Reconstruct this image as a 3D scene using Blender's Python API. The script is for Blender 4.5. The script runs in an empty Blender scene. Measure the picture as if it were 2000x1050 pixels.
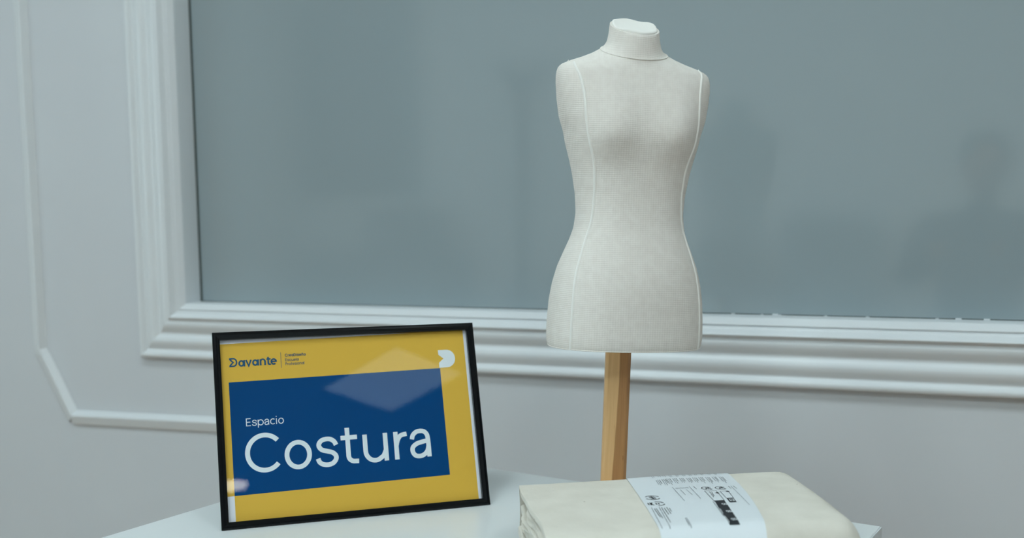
import bpy, bmesh, math, random
from mathutils import Vector, Matrix, noise
R = math.radians
random.seed(4)
scene = bpy.context.scene
C = bpy.context.collection

# ------------------------------------------------------------------ camera
YAW, PITCH, ROLL = R(20.2358), R(6.3634), R(-0.4076)
CAM_Z = 1.08542
cp, sp, cr, sr = math.cos(PITCH), math.sin(PITCH), math.cos(ROLL), math.sin(ROLL)
fwd = Vector((0, cp, -sp)); up0 = Vector((0, sp, cp)); rt0 = Vector((1, 0, 0))
rt = cr * rt0 + sr * up0; up = -sr * rt0 + cr * up0
M = Matrix((rt, up, -fwd)).transposed()
M = Matrix.Rotation(YAW, 3, 'Z') @ M
cd = bpy.data.cameras.new('camera'); cam = bpy.data.objects.new('camera', cd); C.objects.link(cam)
cam.matrix_world = Matrix.Translation((0, 0, CAM_Z)) @ M.to_4x4()
cd.sensor_width = 36; cd.sensor_fit = 'HORIZONTAL'
cd.lens = 36 * 1976.16 / 2000; cd.shift_y = (656.28 - 525) / 2000
cd.clip_start = .01
cd.dof.use_dof = True; cd.dof.focus_distance = 1.14; cd.dof.aperture_fstop = 4.0
scene.camera = cam

# ------------------------------------------------------------------ light, exposure
scene.view_settings.view_transform = 'Standard'; scene.view_settings.look = 'None'
scene.view_settings.gamma = 1; scene.view_settings.use_curve_mapping = False
scene.view_settings.exposure = 0.05
wd = bpy.data.worlds.new('daylight'); scene.world = wd; wd.use_nodes = True
wd.node_tree.nodes['Background'].inputs[0].default_value = (.62, .86, 1, 1)
wd.node_tree.nodes['Background'].inputs[1].default_value = 1.0
PANEL_COL = (.81, .97, 1.0)
PANEL_L = 16.0                      # radiance of the bright ceiling panels
def area(name, loc, rot, sx, sy, power, col):
    l = bpy.data.lights.new(name, 'AREA'); l.shape = 'RECTANGLE'; l.size = sx; l.size_y = sy
    l.energy = power; l.color = col
    o = bpy.data.objects.new(name, l); C.objects.link(o); o.location = loc; o.rotation_euler = rot
    return o
area('daylight_at_side_window', (-4.16, -1.0, 1.65), (0, R(-90), 0), 1.5, 2.2, 24, (.70, .93, 1.0))

# ------------------------------------------------------------------ materials
def mat(name, col, rough=.5, spec=.5, bump=None, var=None, metal=0, coat=0):
    m = bpy.data.materials.new(name); m.use_nodes = True
    n = m.node_tree.nodes; l = m.node_tree.links; b = n['Principled BSDF']
    b.inputs['Base Color'].default_value = (*col, 1); b.inputs['Roughness'].default_value = rough
    b.inputs['Specular IOR Level'].default_value = spec; b.inputs['Metallic'].default_value = metal
    b.inputs['Coat Weight'].default_value = coat
    if bump or var:
        tc = n.new('ShaderNodeTexCoord')
    if var:                      # (scale, second colour, low, high, stretch)
        mp = n.new('ShaderNodeMapping'); l.new(tc.outputs['Object'], mp.inputs[0]); mp.inputs['Scale'].default_value = var[4] if len(var) > 4 else (1, 1, 1)
        t = n.new('ShaderNodeTexNoise'); t.inputs['Scale'].default_value = var[0]; t.inputs['Detail'].default_value = 5
        l.new(mp.outputs[0], t.inputs[0])
        r = n.new('ShaderNodeValToRGB'); r.color_ramp.elements[0].position = var[2]; r.color_ramp.elements[1].position = var[3]
        r.color_ramp.elements[0].color = (*col, 1); r.color_ramp.elements[1].color = (*var[1], 1)
        l.new(t.outputs[0], r.inputs[0]); l.new(r.outputs[0], b.inputs['Base Color'])
    if bump:                     # (scale, strength, distance, stretch)
        mp2 = n.new('ShaderNodeMapping'); l.new(tc.outputs['Object'], mp2.inputs[0]); mp2.inputs['Scale'].default_value = bump[3] if len(bump) > 3 else (1, 1, 1)
        t2 = n.new('ShaderNodeTexNoise'); t2.inputs['Scale'].default_value = bump[0]; t2.inputs['Detail'].default_value = 4
        l.new(mp2.outputs[0], t2.inputs[0])
        bp = n.new('ShaderNodeBump'); bp.inputs['Strength'].default_value = bump[1]; bp.inputs['Distance'].default_value = bump[2]
        l.new(t2.outputs[0], bp.inputs['Height']); l.new(bp.outputs[0], b.inputs['Normal'])
    return m

def emit(name, col, s):
    m = bpy.data.materials.new(name); m.use_nodes = True; n = m.node_tree.nodes; n.clear()
    e = n.new('ShaderNodeEmission'); e.inputs[0].default_value = (*col, 1); e.inputs[1].default_value = s
    o = n.new('ShaderNodeOutputMaterial'); m.node_tree.links.new(e.outputs[0], o.inputs[0]); return m

def clear_glass(name):
    m = bpy.data.materials.new(name); m.use_nodes = True; n = m.node_tree.nodes; l = m.node_tree.links; n.clear()
    o = n.new('ShaderNodeOutputMaterial'); mx = n.new('ShaderNodeMixShader'); f = n.new('ShaderNodeFresnel'); f.inputs[0].default_value = 1.31
    t = n.new('ShaderNodeBsdfTransparent'); g = n.new('ShaderNodeBsdfGlossy'); g.inputs['Roughness'].default_value = 0.0
    ge = n.new('ShaderNodeNewGeometry'); iv = n.new('ShaderNodeMath'); iv.operation = 'SUBTRACT'; iv.inputs[0].default_value = 1; l.new(ge.outputs['Backfacing'], iv.inputs[1])
    mu = n.new('ShaderNodeMath'); mu.operation = 'MULTIPLY'; l.new(f.outputs[0], mu.inputs[0]); l.new(iv.outputs[0], mu.inputs[1])
    l.new(mu.outputs[0], mx.inputs[0]); l.new(t.outputs[0], mx.inputs[1]); l.new(g.outputs[0], mx.inputs[2]); l.new(mx.outputs[0], o.inputs[0]); return m

m_wall = mat('pale_grey_wall_paint', (.70, .725, .755), .55, .35, bump=(9, .25, .004), var=(2.2, (.675, .695, .73), .35, .7))
m_slate = mat('slate_grey_side_paint', (.20, .215, .225), .7, .3)
m_room = mat('white_room_paint', (.77, .78, .78), .7, .3)
m_trim = mat('white_gloss_trim_paint', (.79, .815, .84), .34, .45, bump=(14, .12, .003))
m_ceil = mat('white_ceiling_paint', (.80, .80, .79), .8, .2)
m_floor = mat('warm_wood_floor', (.42, .27, .16), .45, .4, var=(3, (.33, .20, .11), .3, .7, (1, 12, 1)))
m_table = mat('white_laminate', (.80, .83, .84), .28, .5)
m_edge = mat('white_edge_band', (.72, .76, .78), .35, .5)
m_black = mat('black_gloss_plastic', (.004, .005, .006), .14, .20)
m_card = mat('brown_backing_card', (.25, .18, .11), .8, .2)
m_paper = mat('white_print_paper', (.84, .86, .93), .55, .3)
m_yellow = mat('yellow_print_ink', (.78, .48, .072), .6, .05)
m_blue = mat('blue_print_ink', (.0008, .060, .205), .6, .05)
m_navy = mat('navy_print_ink', (.025, .10, .20), .6, .05)
m_letter = mat('white_print_ink', (.80, .86, .90), .6, .05)
m_frameglass = clear_glass('picture_glass')
m_ink = mat('black_label_ink', (.016, .018, .024), .5, .3)
m_greyink = mat('grey_label_ink', (.09, .10, .12), .6, .2)
m_band = mat('glossy_white_label_paper', (.86, .90, .94), .22, .5)
m_base = mat('pale_wood_base', (.60, .40, .22), .45, .4, var=(9, (.48, .30, .15), .3, .7, (1, 8, 1)))
m_metal = mat('brushed_metal', (.6, .6, .6), .35, .5, metal=1)
m_dark = mat('dark_cloth', (.022, .024, .03), .85, .2)
m_skin = mat('skin', (.50, .31, .23), .55, .3)
m_hair = mat('dark_hair', (.03, .02, .015), .6, .3)
m_board = mat('grey_board', (.20, .22, .23), .6, .3)
m_wooddark = mat('dark_stained_wood', (.07, .05, .04), .5, .4)

# tinted window pane: frosted teal behind a polished face
m_pane = mat('teal_frosted_glass', (.33, .395, .42), .07, .5)
m_pane.node_tree.nodes['Principled BSDF'].inputs['IOR'].default_value = 1.95

def canvas_mat():
    m = mat('natural_cotton_canvas', (.80, .75, .66), .9, .1)
    n = m.node_tree.nodes; l = m.node_tree.links; b = n['Principled BSDF']
    tc = n.new('ShaderNodeTexCoord')
    v = n.new('ShaderNodeTexVoronoi'); v.inputs['Scale'].default_value = 42; l.new(tc.outputs['Object'], v.inputs[0])
    r = n.new('ShaderNodeValToRGB'); r.color_ramp.elements[0].position = .018; r.color_ramp.elements[1].position = .05
    r.color_ramp.elements[0].color = (.36, .29, .20, 1); r.color_ramp.elements[1].color = (1, 1, 1, 1); l.new(v.outputs['Distance'], r.inputs[0])
    t = n.new('ShaderNodeTexNoise'); t.inputs['Scale'].default_value = 30; t.inputs['Detail'].default_value = 6; l.new(tc.outputs['Object'], t.inputs[0])
    r2 = n.new('ShaderNodeValToRGB'); r2.color_ramp.elements[0].position = .3; r2.color_ramp.elements[1].position = .7
    r2.color_ramp.elements[0].color = (.735, .69, .61, 1); r2.color_ramp.elements[1].color = (.81, .765, .685, 1); l.new(t.outputs[0], r2.inputs[0])
    mx = n.new('ShaderNodeMix'); mx.data_type = 'RGBA'; mx.blend_type = 'MULTIPLY'; mx.inputs[0].default_value = 1
    l.new(r2.outputs[0], mx.inputs[6]); l.new(r.outputs[0], mx.inputs[7]); l.new(mx.outputs[2], b.inputs['Base Color'])
    w1 = n.new('ShaderNodeTexNoise'); w1.inputs['Scale'].default_value = 260; w1.inputs['Detail'].default_value = 3; l.new(tc.outputs['Object'], w1.inputs[0])
    bp = n.new('ShaderNodeBump'); bp.inputs['Strength'].default_value = .3; bp.inputs['Distance'].default_value = .0012
    l.new(w1.outputs[0], bp.inputs['Height']); l.new(bp.outputs[0], b.inputs['Normal'])
    return m
m_canvas = canvas_mat()

def knit_mat(name, col, col2):
    m = mat(name, col, .92, .08)
    n = m.node_tree.nodes; l = m.node_tree.links; b = n['Principled BSDF']
    tc = n.new('ShaderNodeTexCoord')
    def band(scale, axis):
        w = n.new('ShaderNodeTexWave'); w.wave_type = 'BANDS'; w.bands_direction = axis; w.inputs['Scale'].default_value = scale
        w.inputs['Distortion'].default_value = 1.1; w.inputs['Detail'].default_value = 2; w.inputs['Detail Scale'].default_value = 8
        l.new(tc.outputs['Object'], w.inputs[0]); return w
    wx, wz = band(110, 'X'), band(150, 'Z')
    t = n.new('ShaderNodeTexNoise'); t.inputs['Scale'].default_value = 90; t.inputs['Detail'].default_value = 5
    mp = n.new('ShaderNodeMapping'); mp.inputs['Scale'].default_value = (1.6, 1, 1.2); l.new(tc.outputs['Object'], mp.inputs[0]); l.new(mp.outputs[0], t.inputs[0])
    a = n.new('ShaderNodeMath'); a.operation = 'MULTIPLY_ADD'; l.new(wx.outputs['Fac'], a.inputs[0]); a.inputs[1].default_value = .7; l.new(wz.outputs['Fac'], a.inputs[2])
    a2 = n.new('ShaderNodeMath'); a2.operation = 'ADD'; l.new(a.outputs[0], a2.inputs[0]); l.new(t.outputs[0], a2.inputs[1])
    bp = n.new('ShaderNodeBump'); bp.inputs['Strength'].default_value = .22; bp.inputs['Distance'].default_value = .0008
    l.new(a2.outputs[0], bp.inputs['Height']); l.new(bp.outputs[0], b.inputs['Normal'])
    r = n.new('ShaderNodeValToRGB'); r.color_ramp.elements[0].position = .35; r.color_ramp.elements[1].position = .65
    r.color_ramp.elements[0].color = (*col2, 1); r.color_ramp.elements[1].color = (*col, 1)
    l.new(t.outputs[0], r.inputs[0]); l.new(r.outputs[0], b.inputs['Base Color'])
    return m
m_knit = knit_mat('cream_jersey_knit', (.86, .81, .755), (.82, .765, .71))
m_pipe = mat('cream_piping', (.93, .90, .855), .85, .1)

def pole_wood():
    m = mat('pine_pole', (.55, .34, .17), .42, .4)
    n = m.node_tree.nodes; l = m.node_tree.links; b = n['Principled BSDF']
    tc = n.new('ShaderNodeTexCoord'); sx = n.new('ShaderNodeSeparateXYZ'); l.new(tc.outputs['Object'], sx.inputs[0])
    mp = n.new('ShaderNodeMapping'); mp.inputs['Scale'].default_value = (30, 30, 9); l.new(tc.outputs['Object'], mp.inputs[0])
    t = n.new('ShaderNodeTexNoise'); t.inputs['Scale'].default_value = 1; t.inputs['Detail'].default_value = 3; l.new(mp.outputs[0], t.inputs[0])
    # heartwood boundary: x + slope*z + wobble
    a = n.new('ShaderNodeMath'); a.operation = 'MULTIPLY_ADD'; l.new(t.outputs[0], a.inputs[0]); a.inputs[1].default_value = .006; l.new(sx.outputs['X'], a.inputs[2])
    a2 = n.new('ShaderNodeMath'); a2.operation = 'MULTIPLY_ADD'; l.new(sx.outputs['Z'], a2.inputs[0]); a2.inputs[1].default_value = -.022; l.new(a.outputs[0], a2.inputs[2])
    mr = n.new('ShaderNodeMapRange'); mr.inputs[1].default_value = -.0005; mr.inputs[2].default_value = .0007; l.new(a2.outputs[0], mr.inputs[0])
    mp2 = n.new('ShaderNodeMapping'); mp2.inputs['Scale'].default_value = (420, 420, 14); l.new(tc.outputs['Object'], mp2.inputs[0])
    g = n.new('ShaderNodeTexNoise'); g.inputs['Scale'].default_value = 1; g.inputs['Detail'].default_value = 4; l.new(mp2.outputs[0], g.inputs[0])
    def ramp(c1, c2):
        r = n.new('ShaderNodeValToRGB'); r.color_ramp.elements[0].position = .3; r.color_ramp.elements[1].position = .72
        r.color_ramp.elements[0].color = (*c1, 1); r.color_ramp.elements[1].color = (*c2, 1); l.new(g.outputs[0], r.inputs[0]); return r
    light, dark = ramp((.78, .46, .205), (.88, .55, .26)), ramp((.42, .20, .075), (.54, .275, .11))
    mx = n.new('ShaderNodeMix'); mx.data_type = 'RGBA'; l.new(mr.outputs[0], mx.inputs[0]); l.new(light.outputs[0], mx.inputs[6]); l.new(dark.outputs[0], mx.inputs[7])
    # short dark pores
    mp3 = n.new('ShaderNodeMapping'); mp3.inputs['Scale'].default_value = (300, 300, 38); l.new(tc.outputs['Object'], mp3.inputs[0])
    v = n.new('ShaderNodeTexNoise'); v.inputs['Scale'].default_value = 1; v.inputs['Detail'].default_value = 2; l.new(mp3.outputs[0], v.inputs[0])
    r3 = n.new('ShaderNodeValToRGB'); r3.color_ramp.elements[0].position = .70; r3.color_ramp.elements[1].position = .78
    r3.color_ramp.elements[0].color = (1, 1, 1, 1); r3.color_ramp.elements[1].color = (.42, .30, .22, 1); l.new(v.outputs[0], r3.inputs[0])
    m2 = n.new('ShaderNodeMix'); m2.data_type = 'RGBA'; m2.blend_type = 'MULTIPLY'; m2.inputs[0].default_value = 1
    l.new(mx.outputs[2], m2.inputs[6]); l.new(r3.outputs[0], m2.inputs[7]); l.new(m2.outputs[2], b.inputs['Base Color'])
    return m
m_pole = pole_wood()

# ------------------------------------------------------------------ helpers
def mesh(name, verts, faces, m, parent=None, smooth=False, angle=None):
    me = bpy.data.meshes.new(name); me.from_pydata([tuple(v) for v in verts], [], faces); me.validate()
    bm = bmesh.new(); bm.from_mesh(me); bmesh.ops.recalc_face_normals(bm, faces=bm.faces); bm.to_mesh(me); bm.free()
    o = bpy.data.objects.new(name, me); C.objects.link(o); me.materials.append(m)
    if parent: o.parent = parent
    if smooth or angle:
        me.polygons.foreach_set('use_smooth', [True] * len(me.polygons))
        if angle: me.set_sharp_from_angle(angle=R(angle))
    return o
def flat(name, verts, faces, m, parent=None):      # keep winding as given
    me = bpy.data.meshes.new(name); me.from_pydata([tuple(v) for v in verts], [], faces)
    o = bpy.data.objects.new(name, me); C.objects.link(o); me.materials.append(m)
    if parent: o.parent = parent
    return o
class MB:
    def __init__(s): s.v = []; s.f = []
    def add(s, v, f):
        k = len(s.v); s.v += [tuple(a) for a in v]; s.f += [[i + k for i in q] for q in f]; return s
    def box(s, x0, x1, y0, y1, z0, z1):
        return s.add([(x, y, z) for x in (x0, x1) for y in (y0, y1) for z in (z0, z1)],
                     [(0, 1, 3, 2), (4, 6, 7, 5), (0, 4, 5, 1), (2, 3, 7, 6), (0, 2, 6, 4), (1, 5, 7, 3)])
    def tube(s, pts, rad, n=10, caps=True):
        pts = [Vector(p) for p in pts]; k = len(pts); ring = []
        rads = rad if isinstance(rad, (list, tuple)) else [rad] * k
        ref = None
        for i, p in enumerate(pts):
            t = (pts[min(i + 1, k - 1)] - pts[max(i - 1, 0)]).normalized()
            if ref is None: ref = t.orthogonal().normalized()
            a = (ref - t * ref.dot(t)).normalized(); b = t.cross(a); ref = a
            ring.append([p + rads[i] * (math.cos(q) * a + math.sin(q) * b) for q in [2 * math.pi * j / n for j in range(n)]])
        v = [q for r_ in ring for q in r_]
        f = [(i * n + j, i * n + (j + 1) % n, (i + 1) * n + (j + 1) % n, (i + 1) * n + j) for i in range(k - 1) for j in range(n)]
        if caps: f += [tuple(range(n))[::-1], tuple((k - 1) * n + j for j in range(n))]
        return s.add(v, f)
    def lathe(s, prof, n=40):
        k = len(prof); v = [(r_ * math.cos(2 * math.pi * j / n), r_ * math.sin(2 * math.pi * j / n), z) for r_, z in prof for j in range(n)]
        f = [(i * n + j, i * n + (j + 1) % n, (i + 1) * n + (j + 1) % n, (i + 1) * n + j) for i in range(k - 1) for j in range(n)]
        f += [tuple(range(n))[::-1], tuple((k - 1) * n + j for j in range(n))]
        return s.add(v, f)
    def build(s, name, m, parent=None, smooth=False, angle=None): return mesh(name, s.v, s.f, m, parent, smooth, angle)
def bevel(o, w, seg=2):
    b = o.modifiers.new('bevel', 'BEVEL'); b.width = w; b.segments = seg; b.limit_method = 'ANGLE'; return o
def thing(name, label, cat, loc=(0, 0, 0), rz=0, group=None):
    o = bpy.data.objects.new(name, None); C.objects.link(o); o.location = loc; o.rotation_euler = (0, 0, rz); o.empty_display_size = .05
    if label: o['label'] = label; o['category'] = cat
    if group: o['group'] = group
    return o
def struct(o, label=None, cat=None):
    o['kind'] = 'structure'
    if label: o['label'] = label
    if cat: o['category'] = cat
    return o
def interp(tab, x):
    if x <= tab[0][0]: return tab[0][1:]
    for a, b in zip(tab, tab[1:]):
        if x <= b[0]:
            t = (x - a[0]) / (b[0] - a[0]); return [p + (q - p) * t for p, q in zip(a[1:], b[1:])]
    return tab[-1][1:]
def catmull(pts, n=8, closed=False):
    P = [Vector(p) for p in pts]; k = len(P); out = []
    rng = range(k if closed else k - 1)
    for i in rng:
        g = (lambda j: P[j % k]) if closed else (lambda j: P[max(0, min(k - 1, j))])
        a, b, c, d = g(i - 1), g(i), g(i + 1), g(i + 2)
        for q in range(n):
            t = q / n
            out.append(.5 * ((2 * b) + (c - a) * t + (2 * a - 5 * b + 4 * c - d) * t * t + (3 * b - a - 3 * c + d) * t ** 3))
    if not closed: out.append(P[-1])
    return out

# ------------------------------------------------------------------ room shell
WY = 1.55                      # face of the panelled wall
GY = 1.59                      # face of the window pane
XL, XR, YB, H = -4.2, 4.2, -3.6, 3.05
WX0, WX1, WZ0, WZ1 = -1.2125, 1.05, .943, 2.35    # window opening inside its moulding
TH = .14
b = MB()
ox0, ox1, oz0, oz1 = WX0 - .02, WX1 + .02, WZ0 - .02, WZ1 + .02
b.box(XL - TH, ox0, WY, WY + TH, 0, H); b.box(ox1, XR + TH, WY, WY + TH, 0, H)
b.box(ox0, ox1, WY, WY + TH, 0, oz0); b.box(ox0, ox1, WY, WY + TH, oz1, H)
struct(b.build('wall_back', m_wall), 'white painted panelled wall around the teal window')
struct(MB().box(XL - TH, XR + TH, YB - TH, WY + TH, -.1, 0).build('floor', m_floor), 'warm brown wooden floor')
struct(MB().box(XL - TH, XR + TH, YB - TH, WY + TH, H, H + .1).build('ceiling', m_ceil), 'flat white ceiling')
struct(MB().box(XL - TH, XR + TH, YB - TH, YB, 0, H).build('wall_rear', m_room), 'plain white wall facing the teal window')
struct(MB().box(XR, XR + TH, YB, WY, 0, H).build('wall_right', m_slate), 'plain slate grey side wall without a window')
b = MB(); b.box(XL - TH, XL, YB, -2.15, 0, H); b.box(XL - TH, XL, .15, WY, 0, H); b.box(XL - TH, XL, -2.15, .15, 0, .85); b.box(XL - TH, XL, -2.15, .15, 2.45, H)
struct(b.build('wall_left', m_room), 'white side wall with a daylight window')
# side window (daylight comes in here)
w2 = struct(thing('window_2', None, None, (XL, -1.0, .85)), 'white framed side window letting daylight in')
b = MB()
for (y0, y1, z0, z1) in ((-1.15, 1.15, 0, .06), (-1.15, 1.15, 1.54, 1.6), (-1.15, -1.09, .06, 1.54), (1.09, 1.15, .06, 1.54), (-.03, .03, .06, 1.54)): b.box(-.10, -.05, y0, y1, z0, z1)
b.build('window_frame', m_trim, w2)
for s in (-1, 1): MB().box(-.078, -.072, s * .56 - .53, s * .56 + .53, .06, 1.54).build('pane', m_frameglass, w2)

# window with the teal pane and its deep moulding
w1 = struct(thing('window_1', None, None, ((WX0 + WX1) / 2, GY, WZ0)), 'teal frosted window pane set in white moulding')
def w1b(mb, n, m, **k):
    o = mb.build(n, m, w1, **k); o.matrix_parent_inverse = Matrix.Translation(-Vector(w1.location)); return o
w1b(MB().box(WX0 - .012, WX1 + .012, GY, GY + .008, WZ0 - .012, WZ1 + .012), 'pane', m_pane)
m_gap = mat('dark_pane_gap', (.07, .09, .085), .6, .3)  # dark colour of thin strips standing in for the shaded gap round the pane
for (x0, x1, z0, z1) in ((WX0 - .004, WX0 + .0036, WZ0, WZ1), (WX1 - .0036, WX1 + .004, WZ0, WZ1), (WX0 + .0036, WX1 - .0036, WZ0 - .004, WZ0 + .0013), (WX0 + .0036, WX1 - .0036, WZ1 - .0013, WZ1 + .004)):
    w1b(MB().box(x0, x1, GY - .0006, GY + .0002, z0, z1), 'pane_gap_strip', m_gap)
# moulding profile: (distance out from the opening, height proud of the wall)
prof = [(.0000, -.0385), (.0003, -.001), (.0012, .0040), (.0035, .0062), (.0075, .0100), (.0098, .0120), (.0110, .0126), (.0122, .0120), (.0130, .0106), (.0140, .0104),
        (.0150, .0120), (.0162, .0126), (.0185, .0140), (.0220, .0185), (.0246, .0216), (.0262, .0222), (.0278, .0212), (.0296, .0180), (.0318, .0160), (.0340, .0164), (.0385, .0172),
        (.0440, .0162), (.0500, .0134), (.0550, .0104), (.0585, .0098), (.0612, .0110), (.0645, .0134), (.0685, .0150), (.0722, .0153), (.0772, .0142),
        (.0820, .0120), (.0860, .0098), (.0885, .0095), (.0905, .0108), (.0930, .0134), (.0960, .0150), (.0995, .0150), (.1025, .0136), (.1038, .0118), (.1040, .0)]
pf = [prof[0], prof[1]] + [tuple(q) for q in catmull([(a, c, 0) for a, c in prof[1:-1]], 3)][1:] + [prof[-1]]
pf = [(p[0], p[1]) for p in pf]
def strip(side):
    v = []; n = len(pf)
    for e in (0, 1):
        for (o_, d) in pf:
            y = WY - d
            if side == 'bottom': v.append(((WX0 - o_) if e == 0 else (WX1 + o_), y, WZ0 - o_))
            if side == 'top': v.append(((WX0 - o_) if e == 0 else (WX1 + o_), y, WZ1 + o_))
            if side == 'left': v.append((WX0 - o_, y, (WZ0 - o_) if e == 0 else (WZ1 + o_)))
            if side == 'right': v.append((WX1 + o_, y, (WZ0 - o_) if e == 0 else (WZ1 + o_)))
    f = [(i, i + 1, n + i + 1, n + i) for i in range(n - 1)]
    return MB().add(v, f)
for sd in ('bottom', 'left', 'top', 'right'):
    w1b(strip(sd), 'moulding_strip', m_trim, angle=50)
# chips of paint along the sill line
for k in range(9):
    x = random.uniform(-.25, .17); r_ = random.uniform(.0012, .003)
    w1b(MB().box(x, x + r_ * 3, GY - .0015, GY + .001, WZ0 - .001, WZ0 + r_ * .6), 'paint_chip', m_trim)

# thin panel moulding with a cut corner
t2 = struct(thing('trim_1', None, None, (-1.55, WY, .70)), 'thin white wall moulding with a cut corner')
def ridge(p0, p1, inner, width=.029, rid=.019, h=.0115, skew=(0, 0)):
    """p0,p1: outer edge line on the wall (x,z); inner: unit vector towards the panel inside."""
    v = []
    dx = Vector((p1[0] - p0[0], p1[1] - p0[1])).normalized()
    for e, p in ((0, p0), (1, p1)):
        for (o_, d) in ((0, 0), (0, .004), (.003, .0062), (rid - .001, h), (rid + .0015, h - .0002), (width - .003, .0035), (width, 0)):
            q = Vector(p) + Vector(inner) * o_ + dx * skew[e] * o_
            v.append((q.x, WY - d, q.y))
    f = [(i, i + 1, i + 8, i + 7) for i in range(6)] + [tuple(range(7)), tuple(range(7, 14))]
    return MB().add(v, f)
def t2b(mb, n): 
    o = mb.build(n, m_trim, t2); o.matrix_parent_inverse = Matrix.Translation(-Vector(t2.location)); return o
t2b(ridge((-1.583, .834), (-1.583, 2.6), (1, 0)), 'moulding_strip')
dv = Vector((-1.5045 + 1.581, .694 - .834)); dv.normalize(); dn = Vector((-dv.y, dv.x))
t2b(ridge((-1.5790, .8325), (-1.5055, .7005), (dn.x, dn.y), skew=(-.5, -.28)), 'moulding_strip')
hx = Vector((.78, .0145)).normalized()
t2b(ridge((-1.4925, .6965), (-.72, .711), (-hx.y, hx.x), skew=(-.15, 0)), 'moulding_strip')

# skirting boards
struct(MB().box(XL, XR, WY - .018, WY, 0, .12).build('baseboard_back', m_trim), 'white skirting board under the window wall')
struct(MB().box(XL, XR, YB, YB + .018, 0, .12).build('baseboard_rear', m_trim), 'white skirting board along the rear wall')

# ------------------------------------------------------------------ ceiling lights
m_panel = emit('bright_panel', PANEL_COL, PANEL_L)
m_dim = emit('dim_panel', (.74, .95, 1.0), 4.2)
m_lamp = emit('spot_glow', (1.0, .97, .86), 24)
def panel(x, y, m, label, s=.6):
    t = thing('ceiling_light', label, 'ceiling light', (x, y, H - .03), 0, 'square ceiling light panels')
    b = MB(); h = s / 2 + .012
    for (x0, x1, y0, y1) in ((-h, h, -h, -h + .024), (-h, h, h - .024, h), (-h, -h + .024, -h + .024, h - .024), (h - .024, h, -h + .024, h - .024)): b.box(x0, x1, y0, y1, 0, .03)
    b.build('housing', m_trim, t)
    MB().box(-s / 2 + .013, s / 2 - .013, -s / 2 + .013, s / 2 - .013, .008, .02).build('diffuser', m, t)
    return t
panel(2.73, -1.57, m_dim, 'square ceiling panel glowing only faintly')
panel(-.60, .10, m_panel, 'bright square ceiling panel above the framed sign')
panel(-.60, -1.57, m_panel, 'bright square ceiling panel in the middle of the room')
panel(-2.265, -1.57, m_panel, 'bright square ceiling panel between the side window and the room centre')
panel(1.065, .10, m_panel, 'bright square ceiling panel beyond the dress form')
panel(1.065, -1.57, m_panel, 'bright square ceiling panel above the kneeling person')
t = thing('ceiling_spot', 'small round warm ceiling spotlight near the rear wall', 'spotlight', (2.74, -3.01, H))
MB().lathe([(.05, 0), (.05, -.03), (.10, -.05), (.11, -.12), (.10, -.13)], 24).build('can', m_trim, t, angle=40)
MB().lathe([(.092, -.134), (.092, -.131)], 24).build('lens', m_lamp, t)

# ------------------------------------------------------------------ table
TZ = .75
TA = Vector((-.6865, 1.3132)); ta = math.atan2(1.1615 - 1.3132, .0046 + .6865); S = .7075
tb = thing('table', 'square white laminate table standing cornerwise near the wall', 'table', (TA.x, TA.y, 0), ta)
b = MB().box(0, S, -S, 0, TZ - .022, TZ)
bevel(b.build('tabletop', m_table, tb), .0012, 2)
for (x0, x1, y0, y1) in ((-.0012, S + .0012, -.0002, .0012), (-.0012, S + .0012, -S - .0012, -S + .0002), (-.0012, .0002, -S, 0), (S - .0002, S + .0012, -S, 0)):
    MB().box(x0, x1, y0, y1, TZ - .021, TZ - .0012).build('edge_band', m_edge, tb)
ap = MB()
for (x0, x1, y0, y1) in ((.06, S - .06, -.06, -.04), (.06, S - .06, -S + .04, -S + .06), (.04, .06, -S + .06, -.06), (S - .06, S - .04, -S + .06, -.06)): ap.box(x0, x1, y0, y1, TZ - .072, TZ - .022)
ap.build('apron', m_edge, tb)
for x in (.045, S - .045):
    for y in (-.045, -S + .045):
        o = MB().tube([(x, y, 0), (x, y, .03), (x, y, TZ - .022)], [.016, .019, .021], 20).build('leg', m_trim, tb, angle=40)

# ------------------------------------------------------------------ flat print helpers
def ribbon(pts, w, closed=False):
    """flat stroke (u,v) -> verts, quads"""
    P = [Vector((p[0], p[1])) for p in pts]
    Q = [P[0]]
    for p in P[1:]:
        if (p - Q[-1]).length > 1e-5: Q.append(p)
    P = Q
    if closed and (P[0] - P[-1]).length < 1e-5: P.pop()
    k = len(P); v = []
    for i in range(k):
        if closed: a, c = P[i - 1], P[(i + 1) % k]
        else: a, c = P[max(i - 1, 0)], P[min(i + 1, k - 1)]
        d1 = (P[i] - a).normalized() if (P[i] - a).length else (c - P[i]).normalized()
        d2 = (c - P[i]).normalized() if (c - P[i]).length else d1
        n1 = Vector((-d1.y, d1.x)); n2 = Vector((-d2.y, d2.x)); n = (n1 + n2)
        n = n.normalized() if n.length > 1e-6 else n1
        sc = 1 / max(.45, n.dot(n1))
        v += [P[i] + n * w / 2 * sc, P[i] - n * w / 2 * sc]
    m = k if closed else k - 1
    return v, [(2 * i, 2 * i + 1, 2 * ((i + 1) % k) + 1, 2 * ((i + 1) % k)) for i in range(m)]
def arc(cx, cy, rx, ry, a0, a1, n=28):
    return [(cx + rx * math.cos(R(a0 + (a1 - a0) * i / n)), cy + ry * math.sin(R(a0 + (a1 - a0) * i / n))) for i in range(n + 1)]
def cat2(pts, n=6): return [(q.x, q.y) for q in catmull([(a, c, 0) for a, c in pts], n)]
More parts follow.
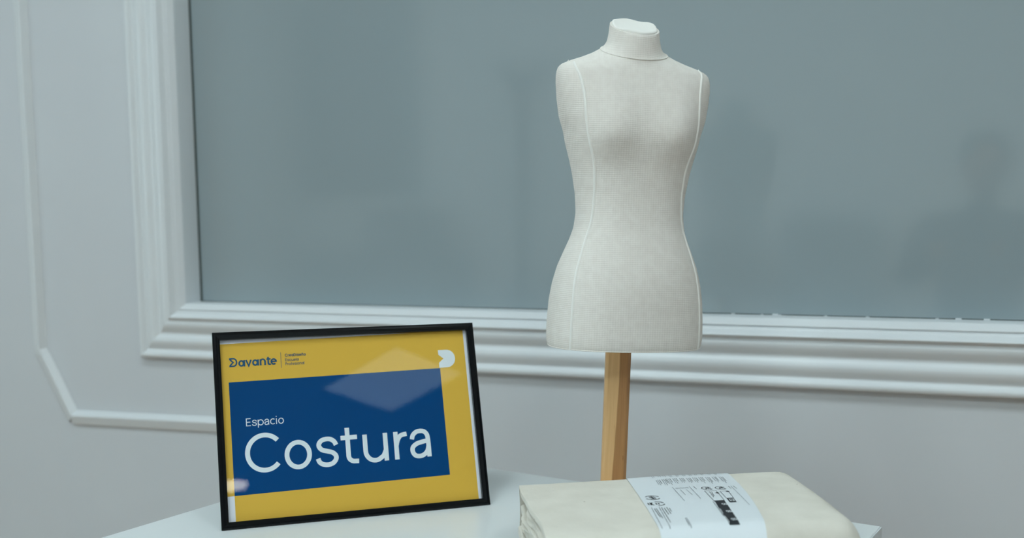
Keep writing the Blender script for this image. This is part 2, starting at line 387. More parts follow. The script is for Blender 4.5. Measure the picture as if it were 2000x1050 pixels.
# a small stroke alphabet: (width, [(points, closed)]) for cap height 1 and stroke w
def glyph(ch, w):
    h = w / 2; x = .74
    rx, ry, cy = .285, x / 2 - h + .012, x / 2
    oL = lambda cx, r=rx: (arc(cx, cy, r, ry, 0, 360, 36), True)
    if ch == 'C': return .87, [(arc(.49, .5, .49 - h, .512 - h, 41, 319, 40), False)]
    if ch == 'o': return .70, [oL(.35)]
    if ch == 's': return .60, [(cat2([(.535, .535), (.49, .63), (.40, .695), (.29, .71), (.17, .68), (.10, .60), (.10, .52), (.17, .435), (.30, .39), (.43, .345), (.51, .265), (.515, .17), (.44, .075), (.31, .035), (.18, .055), (.09, .12), (.055, .215)]), False)]
    if ch == 't': return .50, [([(.20, .96), (.20, .24)] + arc(.35, .215, .15, .15, 180, 270, 8) + [(.46, h)], False), ([(.02, .70), (.45, .70)], False)]
    if ch == 'u': return .68, [([(h, x), (h, .31)] + arc(h + .245, .30, .245, .265, 180, 300, 16) + cat2([(.53, .14), (.60, .29)], 4) , False), ([(.60, x), (.60, 0)], False)]
    if ch == 'r': return .36, [([(h, 0), (h, x)], False), (cat2([(h, .36), (.11, .52), (.20, .635), (.36, .665)], 6), False)]
    if ch == 'a': return .60, [(cat2([(.075, .50), (.11, .61), (.20, .69), (.31, .71), (.42, .685), (.49, .60), (.51, .48), (.515, .30), (.515, .14), (.515, 0)]), False),
                               (cat2([(.51, .44), (.36, .415), (.20, .375), (.09, .29), (.075, .17), (.14, .065), (.26, .035), (.38, .07), (.47, .16), (.51, .28)]), False)]
    if ch == 'q': return .66, [(arc(.31, cy, .31 - h, ry, 0, 360, 32), True), ([(.60, x), (.60, 0)], False)]      # single-storey a
    if ch == 'E': return .60, [([(h, 0), (h, 1)], False), ([(h, 1 - h), (.56, 1 - h)], False), ([(h, .51), (.52, .51)], False), ([(h, h), (.56, h)], False)]
    if ch == 'p': return .68, [([(h, -.27), (h, x)], False), (arc(.35, cy, .35 - h, ry, 0, 360, 32), True)]
    if ch == 'c': return .62, [(arc(.34, cy, .34 - h, ry, 48, 312, 28), False)]
    if ch == 'i': return .16, [([(h, 0), (h, x)], False), ([(h, .92), (h, 1.03)], False)]
    if ch == 'n' or ch == 'ñ':
        s = [([(h, 0), (h, x)], False), (arc(.315, .42, .315 - h, .30, 172, 0, 16) + [(.63 - h, 0)], False)]
        if ch == 'ñ': s.append((cat2([(.16, .88), (.24, .95), (.38, .88), (.47, .95)], 4), False))
        return .66, s
    if ch == 'v': return .60, [([(h * .6, x), (.30, .02), (.60 - h * .6, x)], False)]
    if ch == 'e': return .66, [([(h, .385), (.62 - h, .385)] + arc(.33, cy, .33 - h, ry, 4, 312, 32), False)]
    if ch == 'l': return .16, [([(h, 0), (h, 1)], False)]
    if ch == 'f': return .40, [([(.14, 0), (.14, .78)] + arc(.30, .80, .16, .16, 180, 95, 8), False), ([(0, .69), (.36, .69)], False)]
    if ch == 'D': return .80, [([(h, h), (h, 1 - h), (.34, 1 - h)] + arc(.34, .5, .40 - h, .5 - h, 90, -90, 20) + [(h, h)], True)]
    if ch == 'P': return .64, [([(h, 0), (h, 1)], False), ([(h, 1 - h), (.34, 1 - h)] + arc(.34, .74, .26 - h, .26 - h, 90, -90, 14) + [(h, .48)], False)]
    return .3, []
def word(txt, w, gap=.085, xs=None):
    out = []; x = 0
    for i, ch in enumerate(txt):
        wd_, st = glyph(ch, w)
        x0 = xs[i] if xs else x
        for pts, cl in st: out.append(([(a + x0, c) for a, c in pts], cl))
        x = x0 + wd_ + gap
    return out, x - gap
def stroke_mesh(name, strokes, w, mp, m, parent):
    V, F = [], []
    for j, (pts, cl) in enumerate(strokes):
        v, f = ribbon(pts, w, cl); k = len(V)
        V += [mp(a.x, a.y, j * 2e-6) for a in v]; F += [[i + k for i in q] for q in f]
    return flat(name, V, F, m, parent)

# ------------------------------------------------------------------ framed sign
FY, FT = R(38.432), R(18.144)
fr = thing('framed_sign', 'black framed yellow and blue sign reading Costura leaning back on the table', 'sign', (-.6781, .9079, TZ + .0007))
rx = Vector((math.cos(FY), math.sin(FY), 0)); bk = Vector((-math.sin(FY), math.cos(FY), 0)); fu = Vector((0, 0, 1)) * math.cos(FT) + bk * math.sin(FT)
fr.rotation_euler = Matrix((rx, fu.cross(rx), fu)).transposed().to_euler()
FW, FH, RW = .311, .2242, .0084
# rail profile (inset from the outer edge, depth behind the front)
rp = [(.0042, .0125), (.0001, .0012), (.0006, .0002), (.0020, -.0006), (.0040, -.0008), (.0056, .0000), (.0072, .0013), (.0084, .0024), (.0084, .0125)]
def rail(side):
    v = []; n = len(rp)
    for e in (0, 1):
        for (i, d) in rp:
            if side == 'b': v.append((i if e == 0 else FW - i, d, i))
            if side == 't': v.append((i if e == 0 else FW - i, d, FH - i))
            if side == 'l': v.append((i, d, i if e == 0 else FH - i))
            if side == 'r': v.append((FW - i, d, i if e == 0 else FH - i))
    f = [(i, (i + 1) % n, n + (i + 1) % n, n + i) for i in range(n)] + [tuple(range(n)), tuple(range(n, 2 * n))]
    return MB().add(v, f)
for s_ in 'btlr': rail(s_).build('frame_rail', m_black, fr, angle=24)
ins = .0065
MB().box(ins, FW - ins, .0034, .0050, ins, FH - ins).build('glass', m_frameglass, fr)
MB().box(ins, FW - ins, .0090, .0115, ins, FH - ins).build('backing_board', m_card, fr)
pp = MB().box(ins, FW - ins, .0080, .0088, ins, FH - ins).build('print_paper', m_paper, fr)
mm = .001
SH = .0143                           # the sheet sits slightly turned in the frame
def lay(u, v, y): return (u * mm, y, (v + SH * (u - 16.2)) * mm)
def poly(name, pts, y, m):
    return flat(name, [lay(a, c, y) for a, c in pts], [tuple(range(len(pts)))], m, pp)
yl = .0079
Lx0, Lx1 = ins * 1000 + .1, 299.0
top = lambda u: 211.3 + .0205 * (u - 8) - SH * (u - 16.2)
flat('yellow_field', [lay(a, c, yl) for a, c in ((Lx0, 37), (16.2, 37), (16.2, 5.2), (Lx1, 2.5), (Lx1, min(top(Lx1), 213)), (16.2, top(16.2)), (Lx0, top(Lx0)))], [(0, 1, 5, 6), (1, 2, 3, 4, 5)], m_yellow, pp)
poly('blue_field', [(16.2, 37), (266.1, 36.6), (266.1, 166.7), (16.2, 166.4)], .0078, m_blue)
em = [(0, 0), (10, 0)] + [(10.2 + 11 * math.cos(R(a)), 11 + 11 * math.sin(R(a))) for a in range(-85, 90, 7)] + [(10, 22), (0, 22), (.3, 16.1), (6.2, 11.2), (.1, 6.2)]
em = [(265.2 + a * .985, 167.1 + c) for a, c in em]
poly('emblem', em, .0077, m_letter)
def text(name, txt, u0, v0, cap, width, w, m, xs=None, gap=.085):
    st, tot = word(txt, w, gap, xs)
    k = width / tot / cap
    stroke_mesh(name, st, w, lambda a, c, e: lay(u0 + a * cap * k, v0 + c * cap, .0076 - e), m, pp)
text('lettering', 'Costura', 30.0, 60.6, 44.3, 217.0, .120, m_letter, xs=[0, .967, 1.757, 2.40, 2.99, 3.81, 4.225])
text('lettering', 'Espacio', 32.9, 114.3, 9.1, 42.6, .105, m_letter)
# wordmark: initial with a notch in its back, then the rest
ws = .165; h_ = ws / 2
dd = [(h_, h_), (.42, h_)] + arc(.42, .5, .42 - h_, .5 - h_, -90, 90, 20) + [(h_, 1 - h_), (h_, .84), (.40, .5), (h_, .16)]
v0 = 184.0
stroke_mesh('lettering', [(dd, True)], ws * .9, lambda a, c, e: lay(17.8 + a * 11.0, v0 + c * 10.6, .0076 - e), m_navy, pp)
st, tot = word('qvqnte', .175, .07, [0, .74, 1.40, 2.17, 2.84, 3.27])
stroke_mesh('lettering', st, .175, lambda a, c, e: lay(28.0 + a * (71.6 - 28.0) / tot, v0 + c * 9.9, .0076 - e), m_navy, pp)
poly('divider', [(76.1, 179.6), (76.6, 179.6), (76.6, 198.0), (76.1, 198.0)], .0077, m_navy)
text('lettering', 'CreqDiseño', 81.1, 192.5, 3.4, 24.2, .17, m_navy, gap=.1)
text('lettering', 'Escuelq', 81.1, 187.0, 3.4, 15.6, .12, m_navy, gap=.1)
text('lettering', 'Profesionql', 81.1, 182.2, 3.4, 22.0, .12, m_navy, gap=.1)
# easel leg behind
lg = MB(); a0, a1 = .095, .0125
lg.add([(FW / 2 - .03, .0118, .165), (FW / 2 + .03, .0118, .165), (FW / 2 + .03, .0138, .165), (FW / 2 - .03, .0138, .165),
        (FW / 2 - .045, .0985, .0335), (FW / 2 + .045, .0985, .0335), (FW / 2 + .045, .1005, .0355), (FW / 2 - .045, .1005, .0355)],
       [(0, 1, 2, 3), (4, 5, 6, 7), (0, 1, 5, 4), (1, 2, 6, 5), (2, 3, 7, 6), (3, 0, 4, 7)])
lg.build('easel_leg', m_card, fr)

# ------------------------------------------------------------------ dress form
DBX, DBY = -.299, 1.1516
VY = R(20.2358)                                     # view-plane heading at the form
df = thing('dress_form', 'half-size cream fabric dress form on a square pine pole', 'dress form', (DBX, DBY, TZ))
LEAN, TURN = R(2.05), R(13.5)
Rm = Matrix.Rotation(VY, 3, 'Z') @ Matrix.Rotation(LEAN, 3, 'Y')
df.rotation_euler = Rm.to_euler()
# levels: z, half width, front depth, back depth, section exponent, forward tilt of the ring
LV = [(191, 90.0, 59, 65, 2.25, 0), (194, 92.0, 61, 67, 2.25, 0), (205, 93.0, 62, 68, 2.25, 0), (222, 92.5, 62, 69, 2.25, 0), (245, 91, 61, 67, 2.25, 0), (265, 88, 59, 62, 2.2, 0), (284, 83, 56, 55, 2.2, 0),
      (300, 76.5, 53, 48, 2.2, 0), (315, 70, 50, 43, 2.2, 0), (328, 65.5, 47, 40, 2.2, 0), (345, 63.5, 45, 38, 2.2, 0), (366, 65, 44, 38, 2.2, 0), (389, 69, 45, 41, 2.2, 0),
      (402, 72, 46, 44, 2.2, 0), (411, 74.5, 47, 46, 2.2, 0), (425, 78.5, 48, 48, 2.2, 0), (437, 81, 48, 49, 2.2, 0), (453, 86.5, 46, 49, 2.25, 0), (473, 89.6, 42, 47, 2.4, 0), (490, 91.2, 37, 43, 2.5, .04),
      (499, 91.2, 34, 40, 2.5, .08), (506, 90.0, 32, 37, 2.4, .12), (511, 85.5, 30.5, 35, 2.3, .17), (515, 75, 29.5, 33.5, 2.2, .23), (519, 61, 29, 32, 2.1, .29), (523, 50, 28.5, 31, 2.0, .35),
      (527, 41, 28.5, 30, 2.0, .40), (531, 35, 28, 29.5, 2.0, .44), (536, 31.5, 27.5, 28.5, 2.0, .47), (545, 29.6, 27, 27.8, 2.0, .50), (554, 28.8, 26.6, 27, 2.0, .50), (556.5, 28.2, 26, 26.5, 2, .5)]
zs = []
for a_, b_ in zip(LV, LV[1:]):
    k = max(1, int(round((b_[0] - a_[0]) / 3.0)))
    zs += [a_[0] + (b_[0] - a_[0]) * i / k for i in range(k)]
zs.append(LV[-1][0])
def smoothlv(z):
    acc = [0] * 5; ws_ = 0
    for o_, w_ in ((-3, 1), (-1.5, 2), (0, 3), (1.5, 2), (3, 1)):
        q = interp(LV, min(max(z + o_, 191), 556.5)); acc = [p + w_ * r_ for p, r_ in zip(acc, q)]; ws_ += w_
    return [p / ws_ for p in acc]
def bust(x, z):
    s = 0
    for sx in (-1, 1):
        dx = (x - sx * 41) / 23.0; dz = z - 435
        dz = dz / 30.0 if dz > 0 else dz / 23.0
        s += math.exp(-(dx * dx + dz * dz) * .75)
    dz = (z - 433); dz = dz / 36 if dz > 0 else dz / 21
    return 10.5 * s + .4 * math.exp(-dz * dz) * math.exp(-(x / 30) ** 2)
def belly(x, z): return 4.0 * math.exp(-((z - 268) / 34) ** 2 - (x / 45) ** 2)
def sect(z, th):
    a, bf, bb, n, tl = smoothlv(z)
    cx, sy = math.cos(th), math.sin(th)                 # th=-90deg is the front
    x = a * math.copysign(abs(cx) ** (2 / n), cx); y = (bf if sy < 0 else bb) * math.copysign(abs(sy) ** (2 / n), sy)
    if sy < 0: y -= (bust(x, z) + belly(x, z)) * min(1, abs(sy) * 1.6)
    return x, y, z + tl * y
CT, ST = math.cos(TURN), math.sin(TURN)
CXT = [(184, 7.4), (345, 6.9), (490, 6.2), (545, 4.6), (560, 4.4)]
def body(x, y, z):
    cx = interp(CXT, z)[0]
    return Vector((cx + x * CT - y * ST, x * ST + y * CT, z)) * mm
NT = 112
V, F = [], []
for z in zs:
    for j in range(NT): V.append(body(*sect(z, 2 * math.pi * j / NT)))
nz = len(zs)
for i in range(nz - 1):
    for j in range(NT): F.append((i * NT + j, i * NT + (j + 1) % NT, (i + 1) * NT + (j + 1) % NT, (i + 1) * NT + j))
# close the bottom with an inset disc, close the top
k = len(V); V.append(body(0, 3, 192.5)); F += [(j, k, (j + 1) % NT) for j in range(NT)]
k = len(V); V.append(body(0, 0, 557)); F += [((nz - 1) * NT + j, (nz - 1) * NT + (j + 1) % NT, k) for j in range(NT)]
torso = mesh('torso', V, F, m_knit, df, angle=60)
# neck cap with a soft rolled rim
V, F = [], []
rings = [(.90, -2.0), (.93, .0), (.945, 1.0), (.93, 2.1), (.87, 2.7), (.78, 1.9), (.6, 1.1), (.3, .9), (.02, .9)]
for (q, dz) in rings:
    for j in range(64):
        th = 2 * math.pi * j / 64; x, y = 27.6 * q * math.cos(th), 25.5 * q * math.sin(th)
        wob = 1.1 * math.sin(3 * th + .8) * q + .7 * math.sin(5 * th) * q
        V.append(body(x, y, 556.5 + .5 * y + dz + (wob if q > .7 and dz > 0 else 0)))
F = [(i * 64 + j, i * 64 + (j + 1) % 64, (i + 1) * 64 + (j + 1) % 64, (i + 1) * 64 + j) for i in range(len(rings) - 1) for j in range(64)]
F.append(tuple((len(rings) - 1) * 64 + j for j in range(64)))
mesh('neck_cap', V, F, m_pipe, df, smooth=True)
# side seams with flat piping: sideways position seen from the front quarter, by height
SXV = [(191, -52.3), (222, -51), (250, -49), (273, -46.6), (291, -42), (316, -34), (336, -27.2), (367, -24), (398, -24.3), (414, -28), (430, -32), (452, -34.5), (476, -35.6), (496, -39.7), (507, -44.0), (513, -47.5)]
def th_left(z):
    q = 0; wsum = 0
    for o_ in (-8, -4, 0, 4, 8):
        q += interp(SXV, min(513, max(191, z + o_)))[0]; wsum += 1
    tgt = q / wsum - .0358 * z
    lo, hi = -R(178), -R(95)
    for _ in range(30):
        m_ = (lo + hi) / 2
        if body(*sect(z, m_)).x * 1000 < tgt: lo = m_
        else: hi = m_
    return lo
tab = [(191.5 + (514 - 191.5) * i / 69, th_left(191.5 + (514 - 191.5) * i / 69)) for i in range(70)]
cen = Vector((0, 0, 0))
for front in (True, False):
    for s in (-1, 1):
        V, F = [], []
        for i, (z, th) in enumerate(tab):
            if s > 0: th = -math.pi - th
            if not front: th = -th
            c0 = Vector(body(*sect(z, th))); n1 = Vector(body(*sect(z, th + .05))) - c0; n2 = Vector(body(*sect(min(z + 1.5, 556), th))) - c0
            tg = n1.normalized(); no = n1.cross(n2).normalized()
            axis_ = Vector(body(0, 0, z)); 
            if no.dot(c0 - axis_) < 0: no = -no
            for (q, hgt) in ((-2.0, -.5), (-1.3, .85), (0, 1.3), (1.3, .85), (2.0, -.5)): V.append(c0 + tg * q * mm + no * hgt * mm)
        for i in range(len(tab) - 1): F += [(i * 5 + j, i * 5 + j + 1, i * 5 + j + 6, i * 5 + j + 5) for j in range(4)]
        mesh('side_seam', V, F, m_pipe, df, smooth=True)
# neck seam
pts = []
for j in range(73):
    th = 2 * math.pi * j / 72
    p = sect(528.5, th); pts.append(body(p[0], p[1], p[2]))
MB().tube(pts, .0009, 6, caps=False).build('neck_seam', m_knit, df, smooth=True)
# hem piping under the torso
pts = [body(*sect(191.6, 2 * math.pi * j / 96)) for j in range(97)]
MB().tube(pts, .0007, 6, caps=False).build('hem', m_knit, df, smooth=True)
# pole and base
PT = R(-3)
pv = MB(); c_, s_ = math.cos(PT), math.sin(PT)
hw, ch = 14.6, 3.3
oc = [(-hw, -hw + ch), (-hw + ch, -hw), (hw - ch, -hw), (hw, -hw + ch), (hw, hw - ch), (hw - ch, hw), (-hw + ch, hw), (-hw, hw - ch)]
pvv = [((.7 + x * c_ - y * s_) * mm, (x * s_ + y * c_) * mm, z) for z in (.012, .197) for x, y in oc]
pv.add(pvv, [(i, (i + 1) % 8, 8 + (i + 1) % 8, 8 + i) for i in range(8)] + [tuple(range(8)), tuple(range(8, 16))])
pv.build('pole', m_pole, df)
bs = MB().lathe([(.050, 0.0), (.0565, .0005), (.058, .002), (.058, .012), (.056, .0145), (.020, .015)], 48).build('base', m_base, df, angle=40)
bs.matrix_parent_inverse = Rm.to_4x4().inverted()          # the base stays flat on the table

# ------------------------------------------------------------------ folded canvas
ea = R(30.574); E1 = Vector((math.cos(ea), math.sin(ea), 0)); D1 = Vector((E1.y, -E1.x, 0))
BO = Vector((-.3601, .9925, TZ))
fc = thing('folded_canvas', 'folded natural canvas fabric bundled in a white paper sleeve', 'fabric', BO)
SK = .13
def put(s, d, z): return (E1 * (s - SK * d) + D1 * d) * mm + Vector((0, 0, z * mm))
SL, DL, HT = 317.0, 206.0, 60.0
def rrect(d0, d1, z0, z1, rft, rfb, rbt, rbb, n=7):
    """closed loop from the back bottom, over the top, down the front"""
    o = []
    for (cx, cz, r_, a0) in ((d0 + rbb, z0 + rbb, rbb, 270), (d0 + rbt, z1 - rbt, rbt, 180), (d1 - rft, z1 - rft, rft, 90), (d1 - rfb, z0 + rfb, rfb, 0)):
        for i in range(n + 1):
            a = R(a0 - 90 * i / n); o.append((cx + r_ * math.cos(a), cz + r_ * math.sin(a)))
        # straight runs get extra points
    out = []
    k = len(o)
    for i in range(k):
        a, c = o[i], o[(i + 1) % k]; out.append(a)
        L = math.hypot(c[0] - a[0], c[1] - a[1]); m_ = int(L / 9)
        for j in range(1, m_): out.append((a[0] + (c[0] - a[0]) * j / m_, a[1] + (c[1] - a[1]) * j / m_))
    return out
def relief(s, d, z):
    p = Vector((s * .012, d * .012, z * .012)); q = Vector((s * .004, d * .007, z * .03))
    r_ = 1.0 * noise.noise(p) + 1.3 * noise.noise(q + Vector((3, 1, 7)))
    return r_
def wrap(s, d, z, off=0.0):
    """the outer cloth: crown, soft waves, sagging left end"""
    f = max(0, min(1, z / HT))
    g = relief(s, d, z)
    z2 = z + f * (1.6 * math.sin(math.pi * min(max(d / DL, 0), 1)) + g * .9 + off * (1 if z > HT * .5 else 0))
    out_ = (g * .9 + off)
    d2 = d + (out_ * (1 if d > DL * .5 else -1) if 1.5 < z < HT - 10 else 0)
    return s, d2, max(z2, 0.0)
ss = [0, 1.5, 4] + [8 + 7.5 * i for i in range(38)] + [289, 295, 300, 304, 308, 311, 313.5, 315.5, 316.7, 317]
RE = 26.0
def loop_at(s, inset=0.0):
    e = max(0, s - (SL - RE)); i = RE - math.sqrt(max(0, RE * RE - e * e))
    i *= .95
    return rrect(0 + inset + i * .7, DL - inset - i * .7, 0 + inset + i * .25, HT - inset - i, max(4, 25 - inset - i * .3), max(3, 16 - inset - i * .3), max(3, 11 - inset - i * .2), max(3, 9 - inset - i * .2))
n0 = len(loop_at(0))
def outer_loops(inset):
    LP = []
    base = loop_at(0, inset); k = len(base)
    for s in ss:
        e = max(0, s - (SL - RE)); i = (RE - math.sqrt(max(0, RE * RE - e * e))) * .95
        LP.append([(s, d + (DL / 2 - d) * i * .7 / (DL / 2), max(0, z + (-i if z > HT * .5 else i * .2) * (abs(z - HT * .42) / (HT * .58)))) for d, z in base])
    return LP
V, F = [], []
LP = outer_loops(0); k = len(LP[0])
wv = lambda d, z: 1.6 * math.sin(d * .030 + z * .05) + .5 * math.sin(d * .09 + 1)
for i, lp in enumerate(LP):
    for (s, d, z) in lp:
        s_, d_, z_ = wrap(s, d, z)
        if i < 12: s_ += (wv(d, z) + max(0, min(1, z / HT * 1.6 - .5)) * 13 * max(0, d) / 190) * (1 - ss[i] / ss[12])
        V.append(put(s_, d_, z_))
for i in range(len(LP) - 1): F += [(i * k + j, i * k + (j + 1) % k, (i + 1) * k + (j + 1) % k, (i + 1) * k + j) for j in range(k)]
# right end
kk = len(V); cx = [sum((V[(len(LP) - 1) * k + j] for j in range(k)), Vector()) / k]; V.append(cx[0]); F += [((len(LP) - 1) * k + j, (len(LP) - 1) * k + (j + 1) % k, kk) for j in range(k)]
# inner skin of the outer cloth (open left end)
base_in = outer_loops(3.6)[0]; k2 = len(base_in)
if k2 != k:
    base_in = [LP[0][j] for j in range(k)]
    cz, cd_ = HT / 2, DL / 2
    base_in = [(0, cd_ + (d - cd_) * (1 - 3.6 / cd_), cz + (z - cz) * (1 - 3.6 / cz)) for (_, d, z) in LP[0]]
ki = len(V)
for q, s in enumerate((-.4, 10, 120)):
    for (_, d, z) in base_in:
        V.append(put(s + (wv(d, z) + max(0, min(1, z / HT * 1.6 - .5)) * 13 * max(0, d) / 190) * (1 if q < 2 else 0), d, z + relief(0, d, z) * .6 * z / HT))
for q in range(2): F += [(ki + q * k + j, ki + q * k + (j + 1) % k, ki + (q + 1) * k + (j + 1) % k, ki + (q + 1) * k + j) for j in range(k)]
F += [(j, (j + 1) % k, ki + (j + 1) % k, ki + j) for j in range(k)]
mesh('outer_fold', V, F, m_canvas, fc, angle=55)
# inner folds peeking out of the left end
def inner(d0, d1, z0, z1, s0, seed, slope):
    lp = rrect(d0, d1, z0, z1, *( [(z1 - z0) * .45] * 4), n=4); kq = len(lp); V, F = [], []
    sq = [s0, s0 + 1.2, s0 + 4, s0 + 20, s0 + 60, 120]
    cz = (z0 + z1) / 2
    for i, s in enumerate(sq):
        sc = .62 if i == 0 else (.9 if i == 1 else 1)
        for d, z in lp:
            w_ = 2.5 * math.sin(d * .05 + seed) + 1.3 * math.sin(d * .12 + seed * 2)
            zz = cz + (z - cz) * sc + 1.4 * math.sin(d * .035 + seed * 1.7)
            V.append(put(s + ((w_ + slope * d) if i < 4 else slope * d * .5), d, zz))
    for i in range(len(sq) - 1): F += [(i * kq + j, i * kq + (j + 1) % kq, (i + 1) * kq + (j + 1) % kq, (i + 1) * kq + j) for j in range(kq)]
    # the folded end: close with a strip fan
    c0 = len(V); V.append(put(s0 + 1.5 + slope * (d0 + d1) / 2, (d0 + d1) / 2, cz)); F += [(j, c0, (j + 1) % kq) for j in range(kq)]
    mesh('inner_fold', V, F, m_canvas, fc, angle=60)
inner(13, 194, 42.0, 53.0, 3.5, .4, .042)
inner(7, 190, 29.5, 40.5, 1.5, 1.9, .03)
inner(12, 195, 17.5, 28.0, 4.0, 3.1, .012)
inner(8, 192, 5.5, 16.0, 2.5, 4.4, .0)

# paper sleeve
lp = [(d, z) for (_, d, z) in LP[10]]
V, F = [], []
sq = [118.5 + (234 - 118.5) * i / 12 for i in range(13)]
for off in (1.1, .7):
    for s in sq:
        for (d, z) in lp:
            s1 = s - 18 * (s - 118.5) / 115.5 * (max(0, d) / 214) ** 2; a = wrap(s1, d, z, off); V.append(put(a[0], a[1], max(.05, a[2])))
ns = len(sq); kl = len(lp)
for q in range(2):
    o_ = q * ns * kl
    for i in range(ns - 1): F += [(o_ + i * kl + j, o_ + i * kl + (j + 1) % kl, o_ + (i + 1) * kl + (j + 1) % kl, o_ + (i + 1) * kl + j) for j in range(kl)]
for i in (0, ns - 1): F += [(i * kl + j, i * kl + (j + 1) % kl, (ns + i) * kl + (j + 1) % kl, (ns + i) * kl + j) for j in range(kl)]
sleeve = mesh('paper_sleeve', V, F, m_band, fc, angle=50)
# print on the sleeve: coordinates (s, d) in mm on the top face
def topz(s, d):
    z = HT
    if d > DL - 25: z = HT - 25 + math.sqrt(max(0, 625 - (d - DL + 25) ** 2))
    if d < 11: z = HT - 11 + math.sqrt(max(0, 121 - (d - 11) ** 2))
    return wrap(s, d, z, 1.1)
def mark(s, d, e=0):       # s,d measured along the bundle's own axes (s not skewed)
    a = topz(s + SK * d, d); return put(a[0], a[1], a[2] + .28 + e * 1000)
def label_strokes(name, strokes, w, m):
    V, F = [], []
    for j, (pts, cl) in enumerate(strokes):
        q = []
        P = list(pts) + ([pts[0]] if cl else [])
        for a, c in zip(P, P[1:]):
            L = math.hypot(a[0] - c[0], a[1] - c[1]); n = max(1, int(L / 5)); q += [(a[0] + (c[0] - a[0]) * i / n, a[1] + (c[1] - a[1]) * i / n) for i in range(n)]
        if not cl: q.append(P[-1])
        v, f = ribbon(q, w, cl); kq = len(V); V += [mark(a.x, a.y, j * 1e-6) for a in v]; F += [[i + kq for i in x] for x in f]
    return flat(name, V, F, m, sleeve)
def label_poly(name, quad, m, e=0):
    (a, b_, c, d) = quad; V, F = [], []; n1, n2 = 4, 8
    for i in range(n1 + 1):
        for j in range(n2 + 1):
            u, v = i / n1, j / n2
            p = [(a[q] * (1 - u) + b_[q] * u) * (1 - v) + (d[q] * (1 - u) + c[q] * u) * v for q in (0, 1)]
            V.append(mark(p[0], p[1], e))
    F = [(i * (n2 + 1) + j, (i + 1) * (n2 + 1) + j, (i + 1) * (n2 + 1) + j + 1, i * (n2 + 1) + j + 1) for i in range(n1) for j in range(n2)]
    return flat(name, V, F, m, sleeve)
def tiny(p0, p1, rnd, lo=.8, hi=2.6, gap=.55):
    """a line of unreadably small print as word-long dashes"""
    L = math.hypot(p1[0] - p0[0], p1[1] - p0[1]); t = 0; out = []
    while t < L:
        e = min(L, t + rnd.uniform(lo, hi)); f = lambda q: (p0[0] + (p1[0] - p0[0]) * q / L, p0[1] + (p1[1] - p0[1]) * q / L)
        out.append(([f(t), f(e)], False)); t = e + gap
    return out
rnd = random.Random(7)
lines = []
rows = [(148.1, 27, 53.9), (155.2, 25.2, 53.6), (160.5, 24.7, 52.6), (167.5, 24.5, 48.2), (175, 25.1, 48.1), (182.5, 26, 51.2), (189.5, 25.8, 49.3), (196.5, 25.6, 52.5), (204, 26.5, 55.4), (211.6, 26.1, 52.4), (219.1, 27, 55.5)]
bold = []
for (s, d0, d1) in rows:
    for i, (ds, le) in enumerate(((0, .72), (-1.9, 1), (-3.8, .86))):
        e = d0 + (d1 - d0) * le * rnd.uniform(.85, 1)
        (bold if i == 0 else lines).extend(tiny((s + ds - SK * 0, d0), (s + ds - .16 * (e - d0), e), rnd))
    for i in range(2): lines += tiny((s - 1 - 2 * i, 9.5), (s - 1.6 - 2 * i, 9.5 + rnd.uniform(5, 10)), rnd)
for (a, b_) in (((171.3, 121.5), (164.6, 165.5)), ((211.8, 67.9), (202.2, 137.7)), ((150.2, 62.7), (144.6, 114.6)), ((168.3, 63.4), (163, 110)), ((154.7, 74.4), (153.1, 93.4)), ((160.8, 75.7), (159.9, 94.9)),
                ((105.8, 129.7), (96.7, 188.2)), ((113.4, 130), (104.2, 188.6)), ((128, 165.4), (124, 190)), ((126.6, 166), (123.2, 186))): lines += tiny(a, b_, rnd)
label_strokes('small_print', lines, .55, m_greyink)['kind'] = 'stuff'
for (a, b_) in (((209.5, 67.4), (208.4, 77.1)), ((214.8, 66.9), (214.2, 78.3)), ((173.1, 62.8), (172.4, 73.5)), ((107.7, 132.3), (105.1, 158.2)), ((109.7, 131.9), (106.4, 161)), ((115.6, 130.4), (109.3, 175.2)), ((117.7, 132.2), (115.2, 152.6)),
                ((120.5, 130.7), (118.2, 150.7)), ((122.4, 133.2), (120.9, 144)), ((181.6, 86.1), (178.2, 106)), ((183.5, 86.5), (180.2, 102))): bold += tiny(a, b_, rnd)
label_strokes('bold_print', bold, .75, m_ink)['kind'] = 'stuff'
def ring_pts(c, r_, a0=0, a1=360, n=20): return [(c[0] + r_ * math.cos(R(a0 + (a1 - a0) * i / n)), c[1] + r_ * math.sin(R(a0 + (a1 - a0) * i / n))) for i in range(n + 1)]
c1, c2 = (118, 95.5), (116.5, 117)
label_strokes('recycling_mark', [(ring_pts(c1, 7.2, 30, 165), False), (ring_pts(c1, 7.2, 210, 345), False), ([(c1[0] - 3, c1[1] - 3.5), (c1[0] + 3, c1[1] - 3.5)], False), ([(c1[0] - 3.4, c1[1]), (c1[0] + 3.4, c1[1])], False), ([(c1[0] - 2.5, c1[1] + 3.5), (c1[0] + 3, c1[1] + 3.5)], False), ([(c1[0], c1[1] - 5), (c1[0], c1[1] + 5)], False)], 1.2, m_ink)
label_strokes('recycling_mark', [(ring_pts(c2, 6.4, 20 + 120 * q, 105 + 120 * q, 8), False) for q in range(3)] + [([(c2[0] - 1.5, c2[1] - 2), (c2[0] - 1.8, c2[1] + 2.5)], False), ([(c2[0] + .9, c2[1] - 2), (c2[0] + .6, c2[1] + 2.5)], False)], 1.3, m_ink)
label_strokes('material_code', [([(109.6, 112), (108.9, 120.5)], False), ([(107.4, 113), (106.9, 119.5)], False)], 1.1, m_ink)
